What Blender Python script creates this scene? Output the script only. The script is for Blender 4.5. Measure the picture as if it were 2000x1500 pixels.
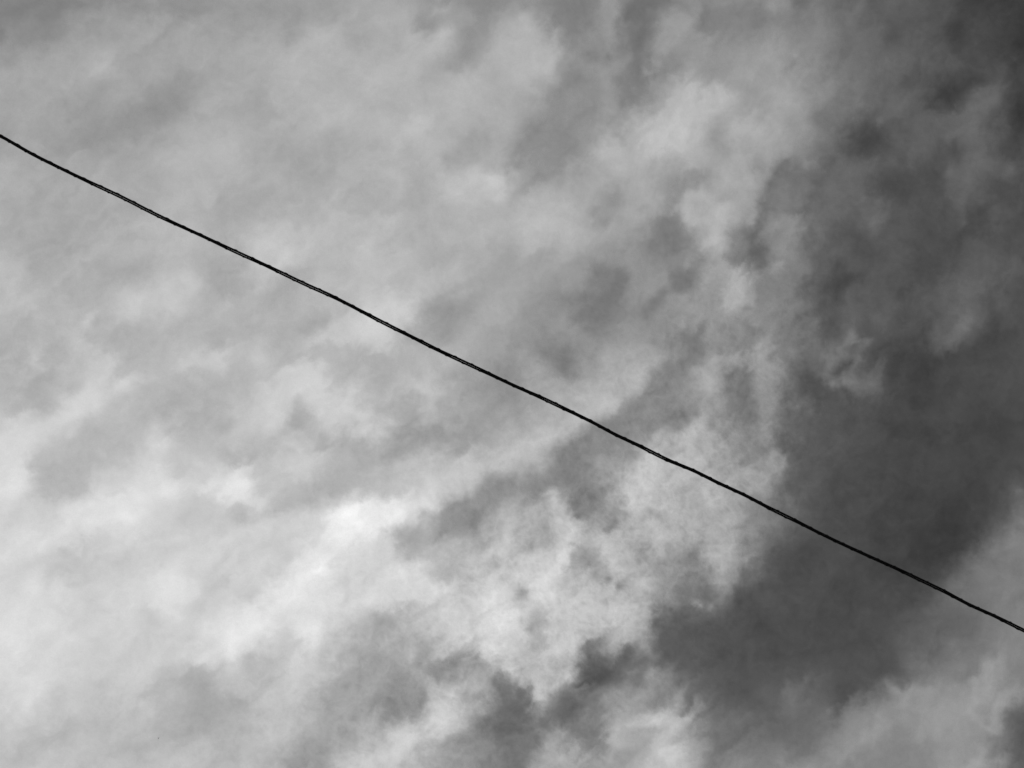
import bpy, math, random
import numpy as np

# ------------------------------------------------------------------ camera, sky, sun, exposure
scene = bpy.context.scene
for o in list(bpy.data.objects):
    bpy.data.objects.remove(o)
HFOV = 50.0
EYE = 1.6                                   # eye height above the ground
cd = bpy.data.cameras.new("camera")
cam = bpy.data.objects.new("camera", cd)
scene.collection.objects.link(cam)
cd.sensor_width = 36
cd.lens = 18 / math.tan(math.radians(HFOV / 2))
cd.clip_start = 0.1
cd.clip_end = 200000
cam.location = (0, 0, EYE)
cam.rotation_euler = (math.radians(180), 0, 0)      # straight up; the picture's top points south
scene.camera = cam

SUN_EL, SUN_AZ = math.radians(52), math.radians(305)
sun_dir = np.array([math.cos(SUN_EL) * math.sin(SUN_AZ), math.cos(SUN_EL) * math.cos(SUN_AZ), math.sin(SUN_EL)])
world = bpy.data.worlds.new("World")
scene.world = world
world.use_nodes = True
nt = world.node_tree
nt.nodes.clear()
sky = nt.nodes.new("ShaderNodeTexSky")
sky.sky_type = 'NISHITA'
sky.sun_disc = False
sky.sun_elevation = SUN_EL
sky.sun_rotation = SUN_AZ
sky.air_density = 1.0
sky.dust_density = 0.2
sky.altitude = 600
sep = nt.nodes.new("ShaderNodeSeparateColor")        # black and white picture taken through a red filter
bg = nt.nodes.new("ShaderNodeBackground")
bg.inputs["Strength"].default_value = 0.05
wo = nt.nodes.new("ShaderNodeOutputWorld")
nt.links.new(sky.outputs[0], sep.inputs[0])
nt.links.new(sep.outputs[0], bg.inputs[0])
nt.links.new(bg.outputs[0], wo.inputs[0])

sl = bpy.data.lights.new("sun", 'SUN')
sl.energy = 5.0
sl.angle = math.radians(0.5)
sl.color = (1, 1, 1)
so = bpy.data.objects.new("sun", sl)
scene.collection.objects.link(so)
from mathutils import Vector
so.rotation_euler = Vector(-sun_dir).to_track_quat('-Z', 'Y').to_euler()
scene.view_settings.view_transform = 'Standard'
scene.view_settings.look = 'None'
scene.view_settings.exposure = -0.35
scene.view_settings.gamma = 1
scene.view_settings.use_curve_mapping = False

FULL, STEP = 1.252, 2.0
# ------------------------------------------------------------------ cloud tones of the layer overhead
# Survey of the layer: brightness it shows, sun glow and shading included, every 50 steps east and south.
SURVEY = """
132 135 138 142 142 142 145 150 155 160 160 160 162 164 168 168 162 150 145 140 145 145 130 135 150 122 130 145 135 145 150 120 112 110 92 88 88 80 66 62 59
138 142 140 150 153 155 160 162 163 163 163 158 168 172 172 172 170 148 165 158 168 168 135 145 155 122 158 155 128 140 138 125 128 115 100 88 85 85 69 68 58
152 155 158 163 165 166 168 166 165 166 168 172 178 176 176 176 178 174 158 172 182 180 150 152 142 120 152 155 145 150 152 135 130 112 105 95 95 80 76 73 58
162 166 168 170 170 168 165 160 165 168 172 176 178 178 180 182 180 176 172 175 180 182 155 148 150 125 155 152 142 148 155 150 135 118 110 92 90 82 76 78 63
165 168 165 164 163 165 162 162 168 172 174 178 180 182 182 184 182 180 185 178 172 165 145 142 148 140 172 185 165 158 155 155 140 122 98 95 90 66 82 80 63
168 166 160 158 155 160 168 172 175 174 174 178 180 184 184 186 182 186 180 178 165 150 143 142 150 172 195 180 165 172 165 150 128 110 80 90 100 98 104 88 70
166 164 160 160 162 166 172 175 176 176 172 174 176 180 178 178 180 184 175 172 162 148 145 158 182 176 182 180 170 165 162 140 115 95 80 82 98 92 99 88 76
172 170 170 170 170 172 174 176 176 176 176 174 174 176 180 186 176 178 190 186 172 160 165 172 175 172 160 148 165 168 150 118 115 102 98 82 80 92 102 86 79
174 174 174 173 173 174 176 180 180 175 178 175 178 182 178 176 172 178 185 180 172 180 176 165 155 165 172 182 160 158 130 128 112 105 108 88 78 85 95 90 80
176 178 176 174 176 178 182 185 184 180 188 190 182 188 184 186 178 180 182 180 178 185 182 172 165 150 130 165 180 142 148 138 108 96 90 85 80 82 80 80 80
186 180 172 174 180 180 184 190 185 178 188 195 190 192 188 186 184 178 174 172 170 168 165 158 150 148 142 150 160 125 140 130 105 92 85 84 76 78 88 92 85
188 180 176 180 180 174 182 195 185 172 186 178 184 190 188 192 190 186 178 168 165 160 158 150 128 148 152 130 160 175 138 128 98 78 85 85 80 92 95 88 88
180 185 186 188 186 190 195 190 188 190 178 176 182 186 190 206 196 168 160 165 165 158 148 128 130 145 155 158 150 158 142 132 98 88 90 96 90 95 92 84 80
178 182 180 190 178 186 184 180 186 176 182 178 186 200 208 208 178 165 165 162 160 148 155 142 152 155 150 125 145 138 150 130 90 100 88 82 78 95 90 72 80
176 205 180 190 198 180 186 188 200 190 188 190 178 180 178 178 180 178 170 162 160 150 138 155 168 165 145 138 165 155 158 122 102 105 84 72 68 74 76 74 76
182 180 182 195 205 182 184 180 182 184 192 200 210 190 184 180 190 190 175 155 150 165 165 175 188 165 138 150 165 130 155 108 78 88 98 74 70 72 72 74 76
200 186 190 210 190 188 184 180 186 195 205 210 185 205 196 178 180 190 176 165 160 172 178 188 165 140 150 155 160 130 150 112 85 82 80 74 74 74 72 72 74
208 212 190 188 186 190 196 192 192 200 195 188 185 180 200 185 168 160 158 165 175 188 180 145 142 150 145 180 180 150 148 100 85 80 78 75 72 72 72 72 74
212 206 186 188 188 198 215 198 200 190 186 195 205 190 182 188 192 190 198 186 188 182 142 145 155 190 200 188 182 160 155 102 82 78 75 72 72 72 70 72 74
222 221 198 191 205 215 225 208 222 235 205 195 188 185 188 195 205 215 195 158 170 165 145 138 165 208 192 190 185 168 148 98 80 76 74 72 70 70 68 70 80
216 214 212 225 232 228 218 208 202 205 215 210 205 228 248 240 215 168 148 163 193 185 195 150 165 205 185 178 175 150 132 90 80 76 72 70 68 66 68 82 108
214 222 218 226 215 212 215 212 205 205 212 212 222 248 228 205 172 175 178 181 193 180 208 175 200 182 190 180 182 165 115 84 78 76 72 70 66 62 72 105 125
222 220 205 195 200 208 212 212 210 210 215 212 232 222 212 212 205 192 188 200 195 215 215 165 182 170 165 150 175 158 98 80 76 74 72 68 66 75 105 122 125
222 228 222 212 210 214 218 224 210 205 212 235 240 220 208 228 228 215 195 215 205 225 205 200 205 195 165 130 138 105 84 78 76 74 72 70 72 98 118 125 128
224 230 226 206 208 216 224 214 214 226 240 224 230 220 205 190 190 203 210 222 215 195 205 210 205 188 115 105 95 82 78 76 76 76 74 78 88 102 112 122 128
228 224 222 210 205 208 208 212 225 240 225 202 229 202 185 172 182 187 195 225 205 175 210 190 175 162 95 88 82 78 78 78 78 78 76 85 95 108 115 122 130
222 216 212 205 204 208 205 200 205 205 192 195 202 189 173 166 176 157 165 185 195 190 180 95 105 110 100 92 84 80 80 85 82 80 80 90 112 120 130 135 135
218 222 208 198 200 200 192 182 175 188 194 196 198 172 171 163 161 195 178 155 112 190 150 120 135 140 140 115 98 88 86 105 90 85 95 140 140 140 150 155 130
204 200 195 190 188 186 184 180 174 178 190 194 183 172 181 161 171 207 190 140 112 118 120 130 165 180 195 165 118 100 95 108 105 125 135 145 150 150 152 140 95
198 192 188 190 188 190 188 184 182 186 191 196 178 172 182 197 215 192 155 135 122 150 165 130 175 170 195 160 120 115 112 118 118 140 140 135 142 145 150 125 85
195 192 192 194 194 196 198 198 196 196 196 185 160 192 208 205 195 165 155 140 130 160 175 155 165 172 192 165 145 138 130 145 140 135 132 135 142 150 165 140 100
"""
# Wisps and gaps: value r  x y  x y ...
WISPS = """
196 14 800 1000 900 945 1010 895
186 13 1090 858 1180 795 1255 735 1330 690
150 18 880 1028 960 972 1050 930
140 16 1140 880 1215 815 1290 745 1345 690
224 9 0 1098 75 1072 160 1030 250 995 345 945
210 10 0 885 90 832 180 775 290 735
232 9 455 1285 540 1215 620 1120 650 1075
226 10 560 1210 650 1180 760 1150
178 14 470 1010 570 985 660 950
190 10 1010 905 1110 840 1230 760
153 20 205 262 270 245 310 215 370 160
138 30 80 30 30 60
171 30 190 140 240 160
150 14 838 22 850 46 880 40
148 13 900 52 935 58 908 72 898 105 885 120
178 9 866 18
186 13 874 74 850 95
138 16 905 2 985 -4
193 13 815 236 825 268
202 11 955 352 976 378
163 12 880 315 900 310
162 15 950 268 925 285
189 28 900 172
190 17 712 225
163 26 640 325 600 340
164 26 535 268
197 26 565 475
197 17 725 487
168 28 742 375
168 26 835 378
188 17 780 340
186 7 725 420 745 428 775 428
184 20 1025 55 1062 78 1068 100
125 18 1268 0 1256 55 1240 100 1218 150
116 10 1256 75 1245 105
126 28 1115 25 1130 45
128 6 1192 98
130 8 1145 107 1160 105
158 12 1190 22
128 14 1125 150 1110 170
160 20 1315 50 1300 85
125 11 1402 18 1385 38
112 14 1492 28
135 11 1312 130 1295 136
158 9 1280 132
140 36 1090 210 1105 290 1075 320
184 11 1178 302 1204 318
196 22 1315 242 1270 268
184 24 1370 205 1400 190
150 14 1408 262 1434 292
178 10 1452 228 1440 262 1442 300
140 13 1372 358 1330 362 1310 385 1308 412
152 17 1200 410
178 14 1228 425
122 17 1320 450 1345 470 1290 480
188 18 1375 392 1385 430 1410 425 1378 465
178 10 1350 385 1365 395
132 14 1440 460
172 9 1428 345 1445 368
135 12 1480 325
88 11 1497 402 1480 440 1470 462 1478 486
158 8 1474 415 1468 428
182 22 1078 400 1060 440
183 20 1120 472
156 14 1502 14
106 8 1556 8
134 22 1545 85 1612 60
168 12 1515 190 1532 202
158 24 1500 118
162 14 1505 300 1512 282
108 10 1532 322 1526 345 1508 365
140 8 1575 304 1584 316
66 12 1710 268 1685 282 1655 292
84 8 1622 320 1606 350 1585 385 1562 415
130 20 1540 382
158 11 1548 460 1528 480
60 15 1895 155 1860 170 1815 202
58 18 1882 20 1872 60
106 8 1725 235 1745 215 1768 190
102 11 1815 248 1870 232 1915 205 1950 188
100 12 1790 285 1808 255
70 18 1835 312 1862 298
72 16 1812 345
106 13 1866 332 1905 318 1968 335
100 8 1864 335 1862 365 1876 388
66 18 1955 382
108 10 1700 402 1732 414 1702 430
102 11 1650 338 1700 325 1745 310
70 24 1740 360 1752 392
78 20 1672 462
66 15 1870 470
54 26 1995 100
56 20 1998 220
214 10 25 868 70 845 110 818 185 772
207 9 68 700 85 712
218 12 8 872
186 16 95 880 135 915
177 17 50 650 38 700 52 745
196 18 132 720
197 11 305 585 248 592
168 24 420 560 445 570
174 16 492 635
178 16 270 670 268 715 295 735
178 18 352 772
193 14 355 680
203 10 425 705 440 715
222 10 300 868 318 862
228 9 30 945 45 932
230 10 340 948 290 970 230 990
234 12 445 955 475 958
223 10 425 915
188 15 430 835
186 8 498 868
212 13 768 598 790 620
212 13 722 655 748 672
201 14 508 700
210 12 570 762 605 748 640 768
207 10 628 802 645 812
214 9 538 795 556 812 520 832
174 9 590 793 580 828 605 850 640 862
168 11 622 618 596 636
177 13 650 690 730 692
208 10 715 855 745 872
202 8 815 758 846 766
174 12 782 790 775 805
158 14 890 825 820 850 755 895
154 20 885 612 868 645
155 18 945 768 985 790
206 10 588 895 592 928
217 10 508 985
180 8 702 925
238 9 845 970 810 990 775 1005
156 14 960 958 938 980
200 12 880 920 850 915
124 18 1200 555 1184 590 1150 625
116 11 1334 535 1322 562
125 8 1296 572 1270 605
128 12 1112 690 1108 722
124 13 1358 665 1345 695
134 12 1320 712 1290 752
136 14 1242 778 1215 815 1185 830
138 17 1150 848 1108 895 1090 935 1050 965
126 13 1328 812 1308 846
190 10 1255 728 1215 758 1170 790 1130 815
189 14 1070 845 1030 890 1005 905
182 12 1442 555 1425 580
165 12 1378 552
136 11 1452 652
172 9 1368 722
120 15 1440 730 1438 770 1455 800
168 9 1488 700 1494 735
98 10 1482 515 1468 505
184 14 1290 858 1350 858 1395 865
212 9 1252 930 1244 975
206 8 1285 905 1268 925
192 12 1320 950 1370 935
128 9 1135 955 1122 985 1128 1005
198 7 1070 968 1086 992
124 10 1492 875 1465 905
180 7 1458 955
178 7 1518 526
130 9 1575 518 1545 540
152 15 1500 742 1502 780
122 12 1540 640 1525 690
120 5 1606 688 1622 702 1618 728 1622 750
120 6 1622 690 1648 702 1645 680 1665 656
120 5 1665 656 1692 662 1682 695 1664 718 1660 745
124 5 1625 748 1640 735 1660 745
62 4 1660 706 1650 714 1634 724
116 8 1670 755 1692 750
66 11 1588 725 1592 745
114 12 1895 615 1882 635 1865 655
64 17 1945 652 1905 685
64 18 1840 705 1800 745
94 9 1735 615 1700 640
72 15 1645 558
165 8 1504 895 1518 918
96 9 1540 865
80 10 1560 620
234 10 250 1002 190 1020 150 1028
232 8 88 1070 72 1080
196 14 150 1100 112 1120
229 28 55 1215
226 12 120 1155
227 9 378 1158 330 1178
227 5 320 1196 345 1206
200 11 290 1215 275 1205
204 10 395 1185
242 9 502 1212 480 1245 458 1270
232 8 405 1280 395 1290
170 20 378 1352 460 1400
226 15 40 1365 80 1335
194 14 200 1345
170 12 480 1385
254 11 682 1008 672 1045
252 10 775 1005 735 1030 700 1018
244 11 645 1055 668 1050
244 10 625 1115 580 1155 545 1182 510 1218
238 12 650 1175 622 1200 606 1242
230 12 800 1132 770 1145 735 1170
228 9 850 1148 830 1140
148 13 935 1000 900 1022 872 1030
162 12 785 1062 800 1045
168 12 742 1228 785 1248
160 12 712 1282 770 1290
166 9 655 1365 640 1390
160 11 625 1458 600 1450 590 1490
152 13 775 1345 795 1368 755 1395
154 10 865 1305 880 1322
154 7 925 1292 918 1305
192 9 850 1348
228 10 960 1150 972 1190 950 1225 962 1262
226 9 1002 1205
210 10 860 1395 885 1415 850 1425
211 10 775 1440 785 1470
110 16 1002 1398 965 1430
108 9 992 1345
150 10 895 1445 905 1475
224 12 1072 1118 1058 1155 1040 1172
206 8 1078 1012
212 8 1110 1085
212 13 1148 1192 1180 1205
220 8 1108 1242 1118 1250
204 10 1202 1075 1200 1100
126 5 1197 1025 1192 1036
140 6 1228 1140 1215 1142
148 6 1165 1130 1185 1132
150 7 1290 1115 1300 1120
152 7 1245 1085
122 5 1358 1094 1350 1100
184 9 1400 1075 1415 1085
186 5 1358 1176 1364 1182
152 4 1388 1182
198 10 1290 1055
92 10 1335 1195 1315 1222 1290 1225
164 6 1015 1160
158 9 1040 1222 1052 1240
78 8 1442 1172
212 10 1105 1328 1080 1340 1066 1352
94 10 1155 1312 1180 1290 1215 1292
132 4 1218 1312 1226 1318
182 12 1215 1235 1245 1215
104 16 1018 1368
114 13 1100 1402 1150 1370
178 8 1090 1435 1066 1455
180 8 1095 1485
122 12 1030 1450
165 5 1266 1322 1270 1348
196 13 1280 1405 1315 1390
182 9 1198 1428 1192 1448
205 9 1315 1475 1300 1460
160 8 1322 1360
110 16 1405 1440
114 9 1536 1350 1545 1378
150 6 1735 1332 1762 1346 1805 1350
162 4 1902 1322 1902 1370 1896 1392 1938 1430
158 4 1925 1335 1942 1362 1972 1350
160 5 1946 1365 1944 1425
86 16 1982 1395 1972 1430 1990 1470
158 9 1725 1412 1685 1448 1638 1482
128 12 1992 1060 1952 1090
60 18 1840 1075 1875 1035
106 9 1838 1200
76 18 1720 1312
"""


def _hash(ix, iy, seed):
    h = (ix.astype(np.int64) * 374761393 + iy.astype(np.int64) * 668265263 + seed * 1274126177) & 0xFFFFFFFF
    h = ((h ^ (h >> 13)) * 1274126177) & 0xFFFFFFFF
    h = h ^ (h >> 16)
    return (h & 0xFFFF) / 65535.0 * 2 * np.pi


def perlin(x, y, seed):
    ix = np.floor(x); iy = np.floor(y)
    fx = x - ix; fy = y - iy
    ux = fx * fx * fx * (fx * (fx * 6 - 15) + 10)
    uy = fy * fy * fy * (fy * (fy * 6 - 15) + 10)
    def g(dx, dy):
        a = _hash(ix + dx, iy + dy, seed)
        return np.cos(a) * (fx - dx) + np.sin(a) * (fy - dy)
    a = g(0, 0) * (1 - ux) + g(1, 0) * ux
    b = g(0, 1) * (1 - ux) + g(1, 1) * ux
    return (a * (1 - uy) + b * uy) * 1.5


def fbm(x, y, seed, octaves, gain=0.5):
    s = 0; a = 1.0; n = 0
    for i in range(octaves):
        s = s + a * perlin(x * 2.03 ** i + 17.3 * i, y * 2.03 ** i - 9.1 * i, seed + i)
        n += a; a *= gain
    return s / n


def catmull(V, x, y):
    """bicubic reading of the survey table, x and y in table steps"""
    ny, nx = V.shape
    ix = np.clip(np.floor(x).astype(int), 0, nx - 2); iy = np.clip(np.floor(y).astype(int), 0, ny - 2)
    fx = x - ix; fy = y - iy
    def w(f):
        return (0.5 * (-f + 2 * f * f - f ** 3), 0.5 * (2 - 5 * f * f + 3 * f ** 3),
                0.5 * (f + 4 * f * f - 3 * f ** 3), 0.5 * (-f * f + f ** 3))
    wx = w(fx); wy = w(fy); out = 0
    for j in range(4):
        r = 0
        jy = np.clip(iy + j - 1, 0, ny - 1)
        for i in range(4):
            r = r + wx[i] * V[jy, np.clip(ix + i - 1, 0, nx - 1)]
        out = out + wy[j] * r
    return out


def fold(t, n):
    t = np.mod(t, 2 * n)
    return np.where(t > n, 2 * n - t, t)


def cloud_value(x, y):
    """picture value (0-255, display) of the layer at survey position x, y"""
    # rotated coordinates: the fibres run from lower left to upper right
    c, s = math.cos(math.radians(42)), math.sin(math.radians(42))
    a = x * c - y * s; b = x * s + y * c
    wx = 44 * fbm(x / 75, y / 75, 11, 6, 0.62)
    wy = 44 * fbm(x / 75, y / 75, 31, 6, 0.62)
    # strands drawn out along the wind, flatter at the left and steeper at the upper right
    steep = 1 / (1 + np.exp(-(x - y * 0.5 - 900) / 160))
    for deg, seed, share in ((36, 501, 1 - steep), (56, 601, steep)):
        c, s = math.cos(math.radians(deg)), math.sin(math.radians(deg))
        p = x * c - y * s + 0.8 * wx; q = x * s + y * c + 0.8 * wy
        pull = share * (58 * fbm(p / 190, q / 42, seed, 5, 0.54))
        wx = wx + pull * c; wy = wy - pull * s
    V = np.array([[float(t) for t in l.split()] for l in SURVEY.strip().splitlines()])
    px = fold(x + wx, 2000.0); py = fold(y + wy, 1500.0)
    base = catmull(V, px / 50, py / 50)
    px = fold(x + 0.45 * wx, 2000.0); py = fold(y + 0.45 * wy, 1500.0)     # wisps keep their shape better than the mass
    v = base.copy()
    ragged = np.clip(1 + 1.1 * fbm(x / 45, y / 45, 91, 5, 0.6), 0.25, 1.25)
    for line in WISPS.strip().splitlines():
        t = [float(k) for k in line.split()]
        val, r = t[0], t[1] * 1.3 + 4
        P = np.array(t[2:]).reshape(-1, 2)
        m = 2.6 * r
        sel = np.nonzero((px > P[:, 0].min() - m) & (px < P[:, 0].max() + m) & (py > P[:, 1].min() - m) & (py < P[:, 1].max() + m))
        qx, qy = px[sel], py[sel]
        if len(P) == 1:
            d2 = (qx - P[0, 0]) ** 2 + (qy - P[0, 1]) ** 2
        else:
            d2 = None
            for p, q in zip(P[:-1], P[1:]):
                e = q - p
                k = np.clip(((qx - p[0]) * e[0] + (qy - p[1]) * e[1]) / (e @ e), 0, 1)
                dd = (qx - p[0] - k * e[0]) ** 2 + (qy - p[1] - k * e[1]) ** 2
                d2 = dd if d2 is None else np.minimum(d2, dd)
        w = (0.5 if val < 100 else 0.7) * np.exp(-(d2 / r ** 2)) * ragged[sel]
        v[sel] += (val - v[sel]) * w
    # fibres combed by the wind (flatter at the left, steeper at the upper right) and curdled billows in the broken centre
    q1 = fbm(x / 90, y / 90, 51, 4, 0.6); q2 = fbm(x / 90, y / 90, 61, 4, 0.6)
    patchy = np.clip(0.3 + 1.8 * fbm(x / 260, y / 200, 301, 3, 0.6), 0, 1) * (0.35 + 0.65 / (1 + np.exp(-(x + 0.8 * y - 1300) / 150)))       # combed only here and there
    def fibres(deg, seed):
        c, s = math.cos(math.radians(deg)), math.sin(math.radians(deg))
        p = x * c - y * s + 60 * q1; q = x * s + y * c + 45 * q2
        big = fbm(p / 240, q / 90, seed, 6, 0.56)
        fine = fbm(p / 95, q / 30, seed + 20, 5, 0.6)
        return big + 1.1 * patchy * fine
    fib = fibres(33, 71) * (1 - steep) + fibres(60, 171) * steep
    bil = fbm(x / 60 + 0.5 * q1, y / 60 + 0.5 * q2, 81, 7, 0.62)
    puff = 0.22 - 1.4 * np.abs(fbm(x / 30 + 0.6 * q2, y / 30 + 0.6 * q1, 281, 5, 0.62))
    broken = np.exp(-(((a - 200) / 750) ** 2 + ((b - 1620) / 300) ** 2))
    mid = 1 - np.exp(-((v - 60) / 62) ** 2)
    veil = fbm(x / 170 + 0.8 * q2, y / 110 + 0.8 * q1, 401, 6, 0.6)
    v = v + (8 + 10 * mid) * fib + (11 - 3 * mid) * veil - 4 * mid + (9 + 24 * broken) * (0.5 + 0.5 * mid) * bil + (4 + 22 * broken * mid) * puff - 9 * broken * mid
    v = np.where(v > 195, 195 + (v - 195) * 0.86, v)
    return np.clip(v, 47, 250), base

# ------------------------------------------------------------------ helpers
def link(o):
    scene.collection.objects.link(o)
    return o


def mesh_object(name, verts, faces, mat=None, parent=None, smooth=False):
    me = bpy.data.meshes.new(name)
    me.from_pydata([tuple(v) for v in verts], [], faces)
    me.update()
    if smooth:
        me.polygons.foreach_set("use_smooth", [True] * len(me.polygons))
    if mat:
        me.materials.append(mat)
    o = link(bpy.data.objects.new(name, me))
    if parent:
        o.parent = parent
    return o


LAYER = 2000.0                                   # height of the cloud layer above the eye
UNIT = 2 * math.tan(math.radians(HFOV / 2)) / 2000.0   # one survey step at unit distance

# ------------------------------------------------------------------ cloud layer: a translucent sheet with light and shade put into its opacity
def axis(lo, hi, step):
    core = np.arange(lo - 100, hi + 100 + 1e-6, step)
    out = []; d = step; p = core[-1]
    while p < 60000 * 1.0:
        d = min(d * 1.12, 4000) if p > hi + 150 else d
        p += d; out.append(p)
    up = np.array(out); dn = lo + hi - up[::-1]
    return np.concatenate([dn, core, up])


gx = axis(0, 2000, STEP); gy = axis(0, 1500, STEP)
GX, GY = np.meshgrid(gx, gy)
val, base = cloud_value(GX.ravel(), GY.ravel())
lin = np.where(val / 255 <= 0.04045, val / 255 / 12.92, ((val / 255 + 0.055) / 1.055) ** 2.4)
# sun glow and cloud shading put into opacity: clear sky glows near the sun, full opacity passes FULL of the sunlight
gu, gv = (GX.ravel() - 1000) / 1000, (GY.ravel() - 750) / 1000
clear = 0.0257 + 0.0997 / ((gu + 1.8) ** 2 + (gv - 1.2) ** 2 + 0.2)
tone_opacity = np.clip((lin / 2 ** scene.view_settings.exposure - clear) / (FULL - clear), 0.0, 1.0)
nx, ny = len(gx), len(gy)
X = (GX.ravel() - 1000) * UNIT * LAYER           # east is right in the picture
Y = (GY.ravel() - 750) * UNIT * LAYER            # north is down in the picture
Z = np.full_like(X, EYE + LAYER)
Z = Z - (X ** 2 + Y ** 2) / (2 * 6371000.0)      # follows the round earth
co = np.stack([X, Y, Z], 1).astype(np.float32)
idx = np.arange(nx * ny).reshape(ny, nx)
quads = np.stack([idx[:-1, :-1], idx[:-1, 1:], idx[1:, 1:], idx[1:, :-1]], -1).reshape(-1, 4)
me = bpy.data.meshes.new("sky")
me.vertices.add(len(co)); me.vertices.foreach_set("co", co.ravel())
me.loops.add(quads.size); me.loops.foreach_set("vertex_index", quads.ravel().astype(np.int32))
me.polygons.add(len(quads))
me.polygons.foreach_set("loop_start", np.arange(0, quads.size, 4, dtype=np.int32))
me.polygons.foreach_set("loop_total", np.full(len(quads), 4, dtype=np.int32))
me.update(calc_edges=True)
at = me.attributes.new("cloud_tone", 'FLOAT', 'POINT')
at.data.foreach_set("value", tone_opacity.astype(np.float32))
m = bpy.data.materials.new("cloud_vapour"); m.use_nodes = True
n = m.node_tree.nodes; L = m.node_tree.links; n.clear()
out = n.new("ShaderNodeOutputMaterial"); mix = n.new("ShaderNodeMixShader")
tr = n.new("ShaderNodeBsdfTransparent"); tl = n.new("ShaderNodeBsdfTranslucent")
tl.inputs[0].default_value = (0.95, 0.95, 0.95, 1)
a = n.new("ShaderNodeAttribute"); a.attribute_name = "cloud_tone"
# the finest curdling of the vapour, about 1 m to 3 m across
tc = n.new("ShaderNodeTexCoord"); no = n.new("ShaderNodeTexNoise")
no.inputs["Scale"].default_value = 1 / 2.6; no.inputs["Detail"].default_value = 3; no.inputs["Roughness"].default_value = 0.7
mr = n.new("ShaderNodeMapRange")
mr.inputs[1].default_value = 0.25; mr.inputs[2].default_value = 0.75
mr.inputs[3].default_value = 0.945; mr.inputs[4].default_value = 1.055
mu = n.new("ShaderNodeMath"); mu.operation = 'MULTIPLY'; mu.use_clamp = True
L.new(tc.outputs["Object"], no.inputs[0]); L.new(no.outputs[0], mr.inputs[0])
L.new(a.outputs["Fac"], mu.inputs[0]); L.new(mr.outputs[0], mu.inputs[1])
L.new(mu.outputs[0], mix.inputs[0]); L.new(tr.outputs[0], mix.inputs[1]); L.new(tl.outputs[0], mix.inputs[2])
L.new(mix.outputs[0], out.inputs[0])
me.materials.append(m)
sky_ob = link(bpy.data.objects.new("sky", me))
sky_ob["kind"] = "structure"

# ------------------------------------------------------------------ ground
gm = bpy.data.materials.new("dry_ground"); gm.use_nodes = True
gn = gm.node_tree.nodes; b = gn["Principled BSDF"]
gt = gn.new("ShaderNodeTexNoise"); gt.inputs["Scale"].default_value = 0.8; gt.inputs["Detail"].default_value = 8
gr = gn.new("ShaderNodeValToRGB")
gr.color_ramp.elements[0].color = (0.05, 0.05, 0.05, 1); gr.color_ramp.elements[1].color = (0.1, 0.1, 0.1, 1)
gc = gn.new("ShaderNodeTexCoord")
gm.node_tree.links.new(gc.outputs["Object"], gt.inputs[0]); gm.node_tree.links.new(gt.outputs[0], gr.inputs[0])
gm.node_tree.links.new(gr.outputs[0], b.inputs["Base Color"]); b.inputs["Roughness"].default_value = 0.95
S = 50000
g = mesh_object("ground", [(-S, -S, 0), (S, -S, 0), (S, S, 0), (-S, S, 0)], [(0, 1, 2, 3)], gm)
g["kind"] = "structure"

# ------------------------------------------------------------------ overhead cable
WIRE = 8.0                                       # metres above the eye
px = UNIT * WIRE                                 # metres to one survey step at the cable
trace = [(0, 266), (60, 300), (100, 320), (160, 349), (235, 384), (300, 417), (400, 463.5), (450, 487), (520, 519),
         (600, 557), (650, 579.5), (700, 605), (750, 631), (800, 656), (860, 686), (900, 704.5), (960, 732.5), (1000, 751.5),
         (1060, 778), (1100, 797), (1160, 826.5), (1200, 848), (1250, 871.5), (1300, 896.5), (1360, 922), (1400, 942),
         (1460, 970), (1500, 991), (1560, 1020.5), (1600, 1041), (1700, 1088), (1760, 1115), (1800, 1134), (1850, 1158),
         (1900, 1184.5), (1950, 1207), (2000, 1231.5)]
tx = np.array([p[0] for p in trace], float); ty = np.array([p[1] for p in trace], float)
wave = ty - (266 + (1231.5 - 266) / 2000 * tx)   # slack set of the strands about the straight line
sx = np.arange(-3400, 5400, 2.5)
def spline(x):
    x = np.asarray(x, float)
    inside = np.clip(x, 0, 2000)
    # Catmull-Rom through uneven knots by Hermite tangents
    m_ = np.gradient(wave, tx)
    k = np.clip(np.searchsorted(tx, inside, side='right') - 1, 0, len(tx) - 2)
    h = tx[k + 1] - tx[k]; t = (inside - tx[k]) / h
    w = ((2 * t ** 3 - 3 * t ** 2 + 1) * wave[k] + (t ** 3 - 2 * t ** 2 + t) * h * m_[k]
         + (-2 * t ** 3 + 3 * t ** 2) * wave[k + 1] + (t ** 3 - t ** 2) * h * m_[k + 1])
    return w
yy = 266 + (1231.5 - 266) / 2000 * sx + spline(sx)
outside = np.where((sx < 0) | (sx > 2000), 1, 0)
d_out = np.maximum(0 - sx, sx - 2000).clip(0)
yy = yy + outside * np.minimum(d_out / 200, 1) * 3.0 * np.sin(d_out / 47.0)
ang = math.atan2(1231.5 - 266, 2000)
perp = np.array([-math.sin(ang), math.cos(ang)])  # across the cable, towards the lower left of the picture
along = np.hypot(sx - sx[0], 0) / math.cos(ang)
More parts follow.
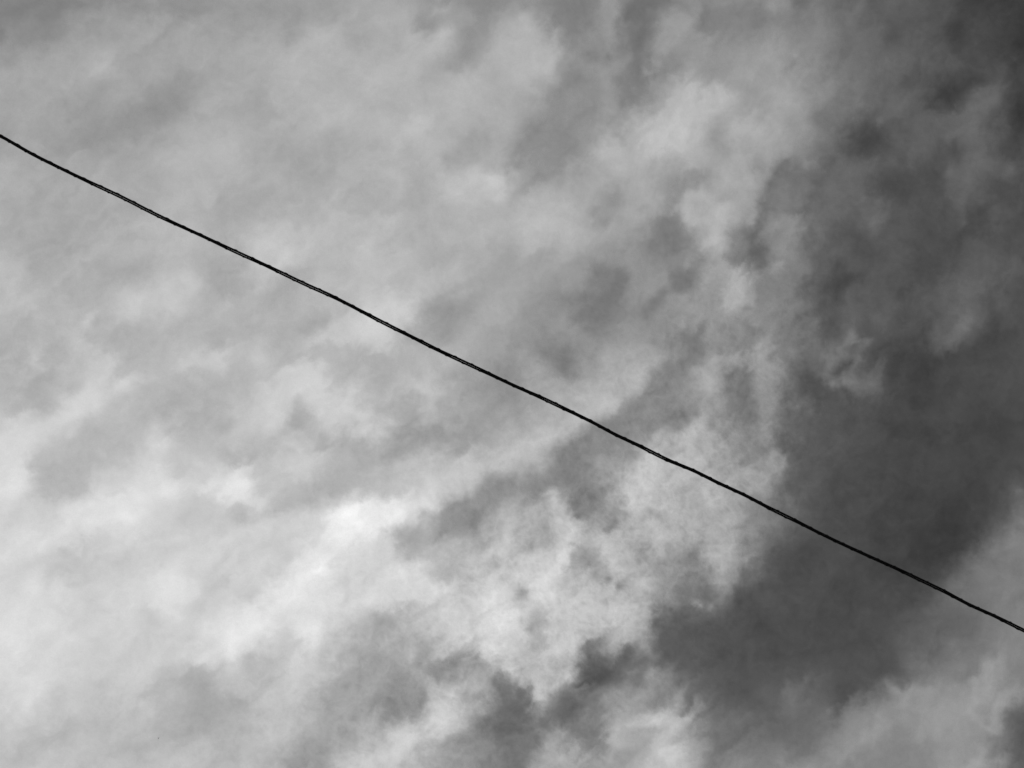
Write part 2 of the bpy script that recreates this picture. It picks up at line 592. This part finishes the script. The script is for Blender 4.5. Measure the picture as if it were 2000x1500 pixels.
# where the strands stand apart and show a gap of sky
gaps = [(165, 335), (432, 500), (530, 655), (712, 790), (815, 850), (868, 950), (1045, 1112), (1248, 1312), (1500, 1560),
        (1762, 1862), (1962, 2040), (-260, -150), (-520, -400), (2200, 2300), (2480, 2560), (2800, 2900)]
def gapness(x, soft):
    r = np.zeros_like(x)
    for p, q in gaps:
        r = np.maximum(r, 1 / (1 + np.exp(-(x - p) / soft)) * 1 / (1 + np.exp((x - q) / soft)))
    return r
gw = gapness(sx, 5.0)
rng = np.random.RandomState(4)
wob = np.interp(sx, np.arange(-3400, 5500, 90), rng.uniform(-1, 1, len(np.arange(-3400, 5500, 90))))
sag = 0.00002 * (sx - 1000) ** 2 * px            # the catenary rises towards its poles

def tube(name, off_px, dz_px, rad_px, mat, parent, sides=10, xs=None):
    """a strand: off_px across the run, dz_px in height, in survey steps"""
    xs_ = sx if xs is None else xs
    cy = np.interp(xs_, sx, yy)
    P = np.stack([(xs_ + perp[0] * off_px - 1000) * px, (cy + perp[1] * off_px - 750) * px,
                  EYE + WIRE + np.interp(xs_, sx, sag) + dz_px * px], 1)
    T = np.gradient(P, axis=0); T /= np.linalg.norm(T, axis=1)[:, None]
    U = np.cross(T, [0, 0, 1]); U /= np.linalg.norm(U, axis=1)[:, None]
    V_ = np.cross(T, U)
    th = np.arange(sides) * 2 * np.pi / sides
    R = np.broadcast_to(np.asarray(rad_px, float) * px, (len(P),))
    ring = P[:, None, :] + R[:, None, None] * (np.cos(th)[None, :, None] * U[:, None, :] + np.sin(th)[None, :, None] * V_[:, None, :])
    verts = ring.reshape(-1, 3)
    i = np.arange(len(P) - 1)[:, None] * sides; j = np.arange(sides)[None, :]; j2 = (j + 1) % sides
    F = np.stack([i + j, i + j2, i + sides + j2, i + sides + j], -1).reshape(-1, 4).tolist()
    F.append(list(range(sides))[::-1]); F.append(list(range((len(P) - 1) * sides, len(P) * sides)))
    return mesh_object(name, verts, F, mat, parent, smooth=True)


def plain(name, col, rough, metal=0.0, bump=0.0):
    mt = bpy.data.materials.new(name); mt.use_nodes = True
    nn = mt.node_tree.nodes; bb = nn["Principled BSDF"]
    t_ = nn.new("ShaderNodeTexNoise"); t_.inputs["Scale"].default_value = 60; t_.inputs["Detail"].default_value = 5
    r_ = nn.new("ShaderNodeValToRGB")
    r_.color_ramp.elements[0].color = tuple(c * 0.7 for c in col) + (1,)
    r_.color_ramp.elements[1].color = tuple(c * 1.3 for c in col) + (1,)
    mt.node_tree.links.new(t_.outputs[0], r_.inputs[0]); mt.node_tree.links.new(r_.outputs[0], bb.inputs["Base Color"])
    bb.inputs["Roughness"].default_value = rough; bb.inputs["Metallic"].default_value = metal
    bb.inputs["Specular IOR Level"].default_value = 0.25
    return mt


rubber = plain("weathered_black_sheath", (0.012, 0.012, 0.012), 0.7)
steel = plain("dark_lashing_steel", (0.03, 0.03, 0.03), 0.6)
cable = link(bpy.data.objects.new("overhead_cable", None))
cable.location = (0, 0, 0)
cable["label"] = "thin black overhead cable of twisted strands running diagonally across the cloudy sky"
cable["category"] = "cable"
upper_off = -1.5 - 0.4 * gw + 0.1 * wob
lower_off = 1.35 + 0.7 * gapness(sx, 9.0)
thin_off = 0.2 + 2.6 * gapness(sx, 7.0)
c1 = tube("conductor", upper_off, 0 * sx, 2.0 - 0.05 * gw, rubber, cable)
c2 = tube("conductor", lower_off, 0.4 + 0 * sx, 1.8 - 0.05 * gw, rubber, cable)
c3 = tube("conductor", thin_off, 3.0 + 0 * sx, 1.0 + 0 * sx, rubber, cable)
# lashing wire: wound round the bundle about every 33 steps, tight against it
ls = np.arange(-3400, 5398, 1.0)
ph = 2 * np.pi * (ls * 1.0 + 3 * np.interp(ls, sx, wob)) / 33.2
lo = np.interp(ls, sx, upper_off) - 2.1; hi = np.maximum(np.interp(ls, sx, lower_off) + 1.8, np.interp(ls, sx, thin_off) + 1.1)
cmid, amp = (lo + hi) / 2, (hi - lo) / 2 + 0.18
c4 = tube("lashing_wire", cmid + amp * np.sin(ph), 0.9 + 3.4 * np.cos(ph), 0.55 + 0 * ls, steel, cable, sides=6, xs=ls)

# ------------------------------------------------------------------ a far bird, a speck against the cloud
BH = 260.0
bx, by = (309.6 - 1000) * UNIT * BH, (1441.7 - 750) * UNIT * BH
def bird(scale):
    V, F = [], []
    prof = [(-0.20, 0.004), (-0.15, 0.022), (-0.05, 0.04), (0.05, 0.042), (0.12, 0.028), (0.15, 0.026), (0.18, 0.02), (0.20, 0.006), (0.225, 0.002)]
    for p, r in prof:
        for k in range(8):
            t = k * math.pi / 4
            V.append((p, r * math.cos(t), r * 0.9 * math.sin(t)))
    for i in range(len(prof) - 1):
        for k in range(8):
            F.append((i * 8 + k, i * 8 + (k + 1) % 8, (i + 1) * 8 + (k + 1) % 8, (i + 1) * 8 + k))
    F.append(tuple(range(8))[::-1]); F.append(tuple(range(len(V) - 8, len(V))))
    def slab(pts, th):
        n0 = len(V); m_ = len(pts)
        for p in pts: V.append((p[0], p[1], p[2] + th))
        for p in pts: V.append((p[0], p[1], p[2] - th))
        F.append(tuple(n0 + q for q in range(m_))); F.append(tuple(n0 + m_ + q for q in range(m_))[::-1])
        for q in range(m_): F.append((n0 + q, n0 + m_ + q, n0 + m_ + (q + 1) % m_, n0 + (q + 1) % m_))
    for s in (-1, 1):
        slab([(0.10, 0.02 * s, 0.01), (0.13, 0.16 * s, 0.05), (0.06, 0.34 * s, 0.02), (-0.01, 0.46 * s, -0.02), (-0.02, 0.30 * s, 0.015), (-0.04, 0.15 * s, 0.04), (-0.06, 0.02 * s, 0.01)], 0.004)
    slab([(-0.12, 0.02, 0), (-0.30, 0.07, 0), (-0.28, 0, 0), (-0.30, -0.07, 0), (-0.12, -0.02, 0)], 0.004)
    return [tuple(c * scale for c in v) for v in V], F
V, F = bird(0.62)
plume = plain("dark_plumage", (0.03, 0.03, 0.03), 0.8)
bo = mesh_object("bird", V, F, plume)
bo.location = (bx, by, EYE + BH); bo.rotation_euler = (0.1, 0.05, 0.7)
bo["label"] = "tiny dark bird, a speck high against pale cloud, far below the cable"
bo["category"] = "bird"
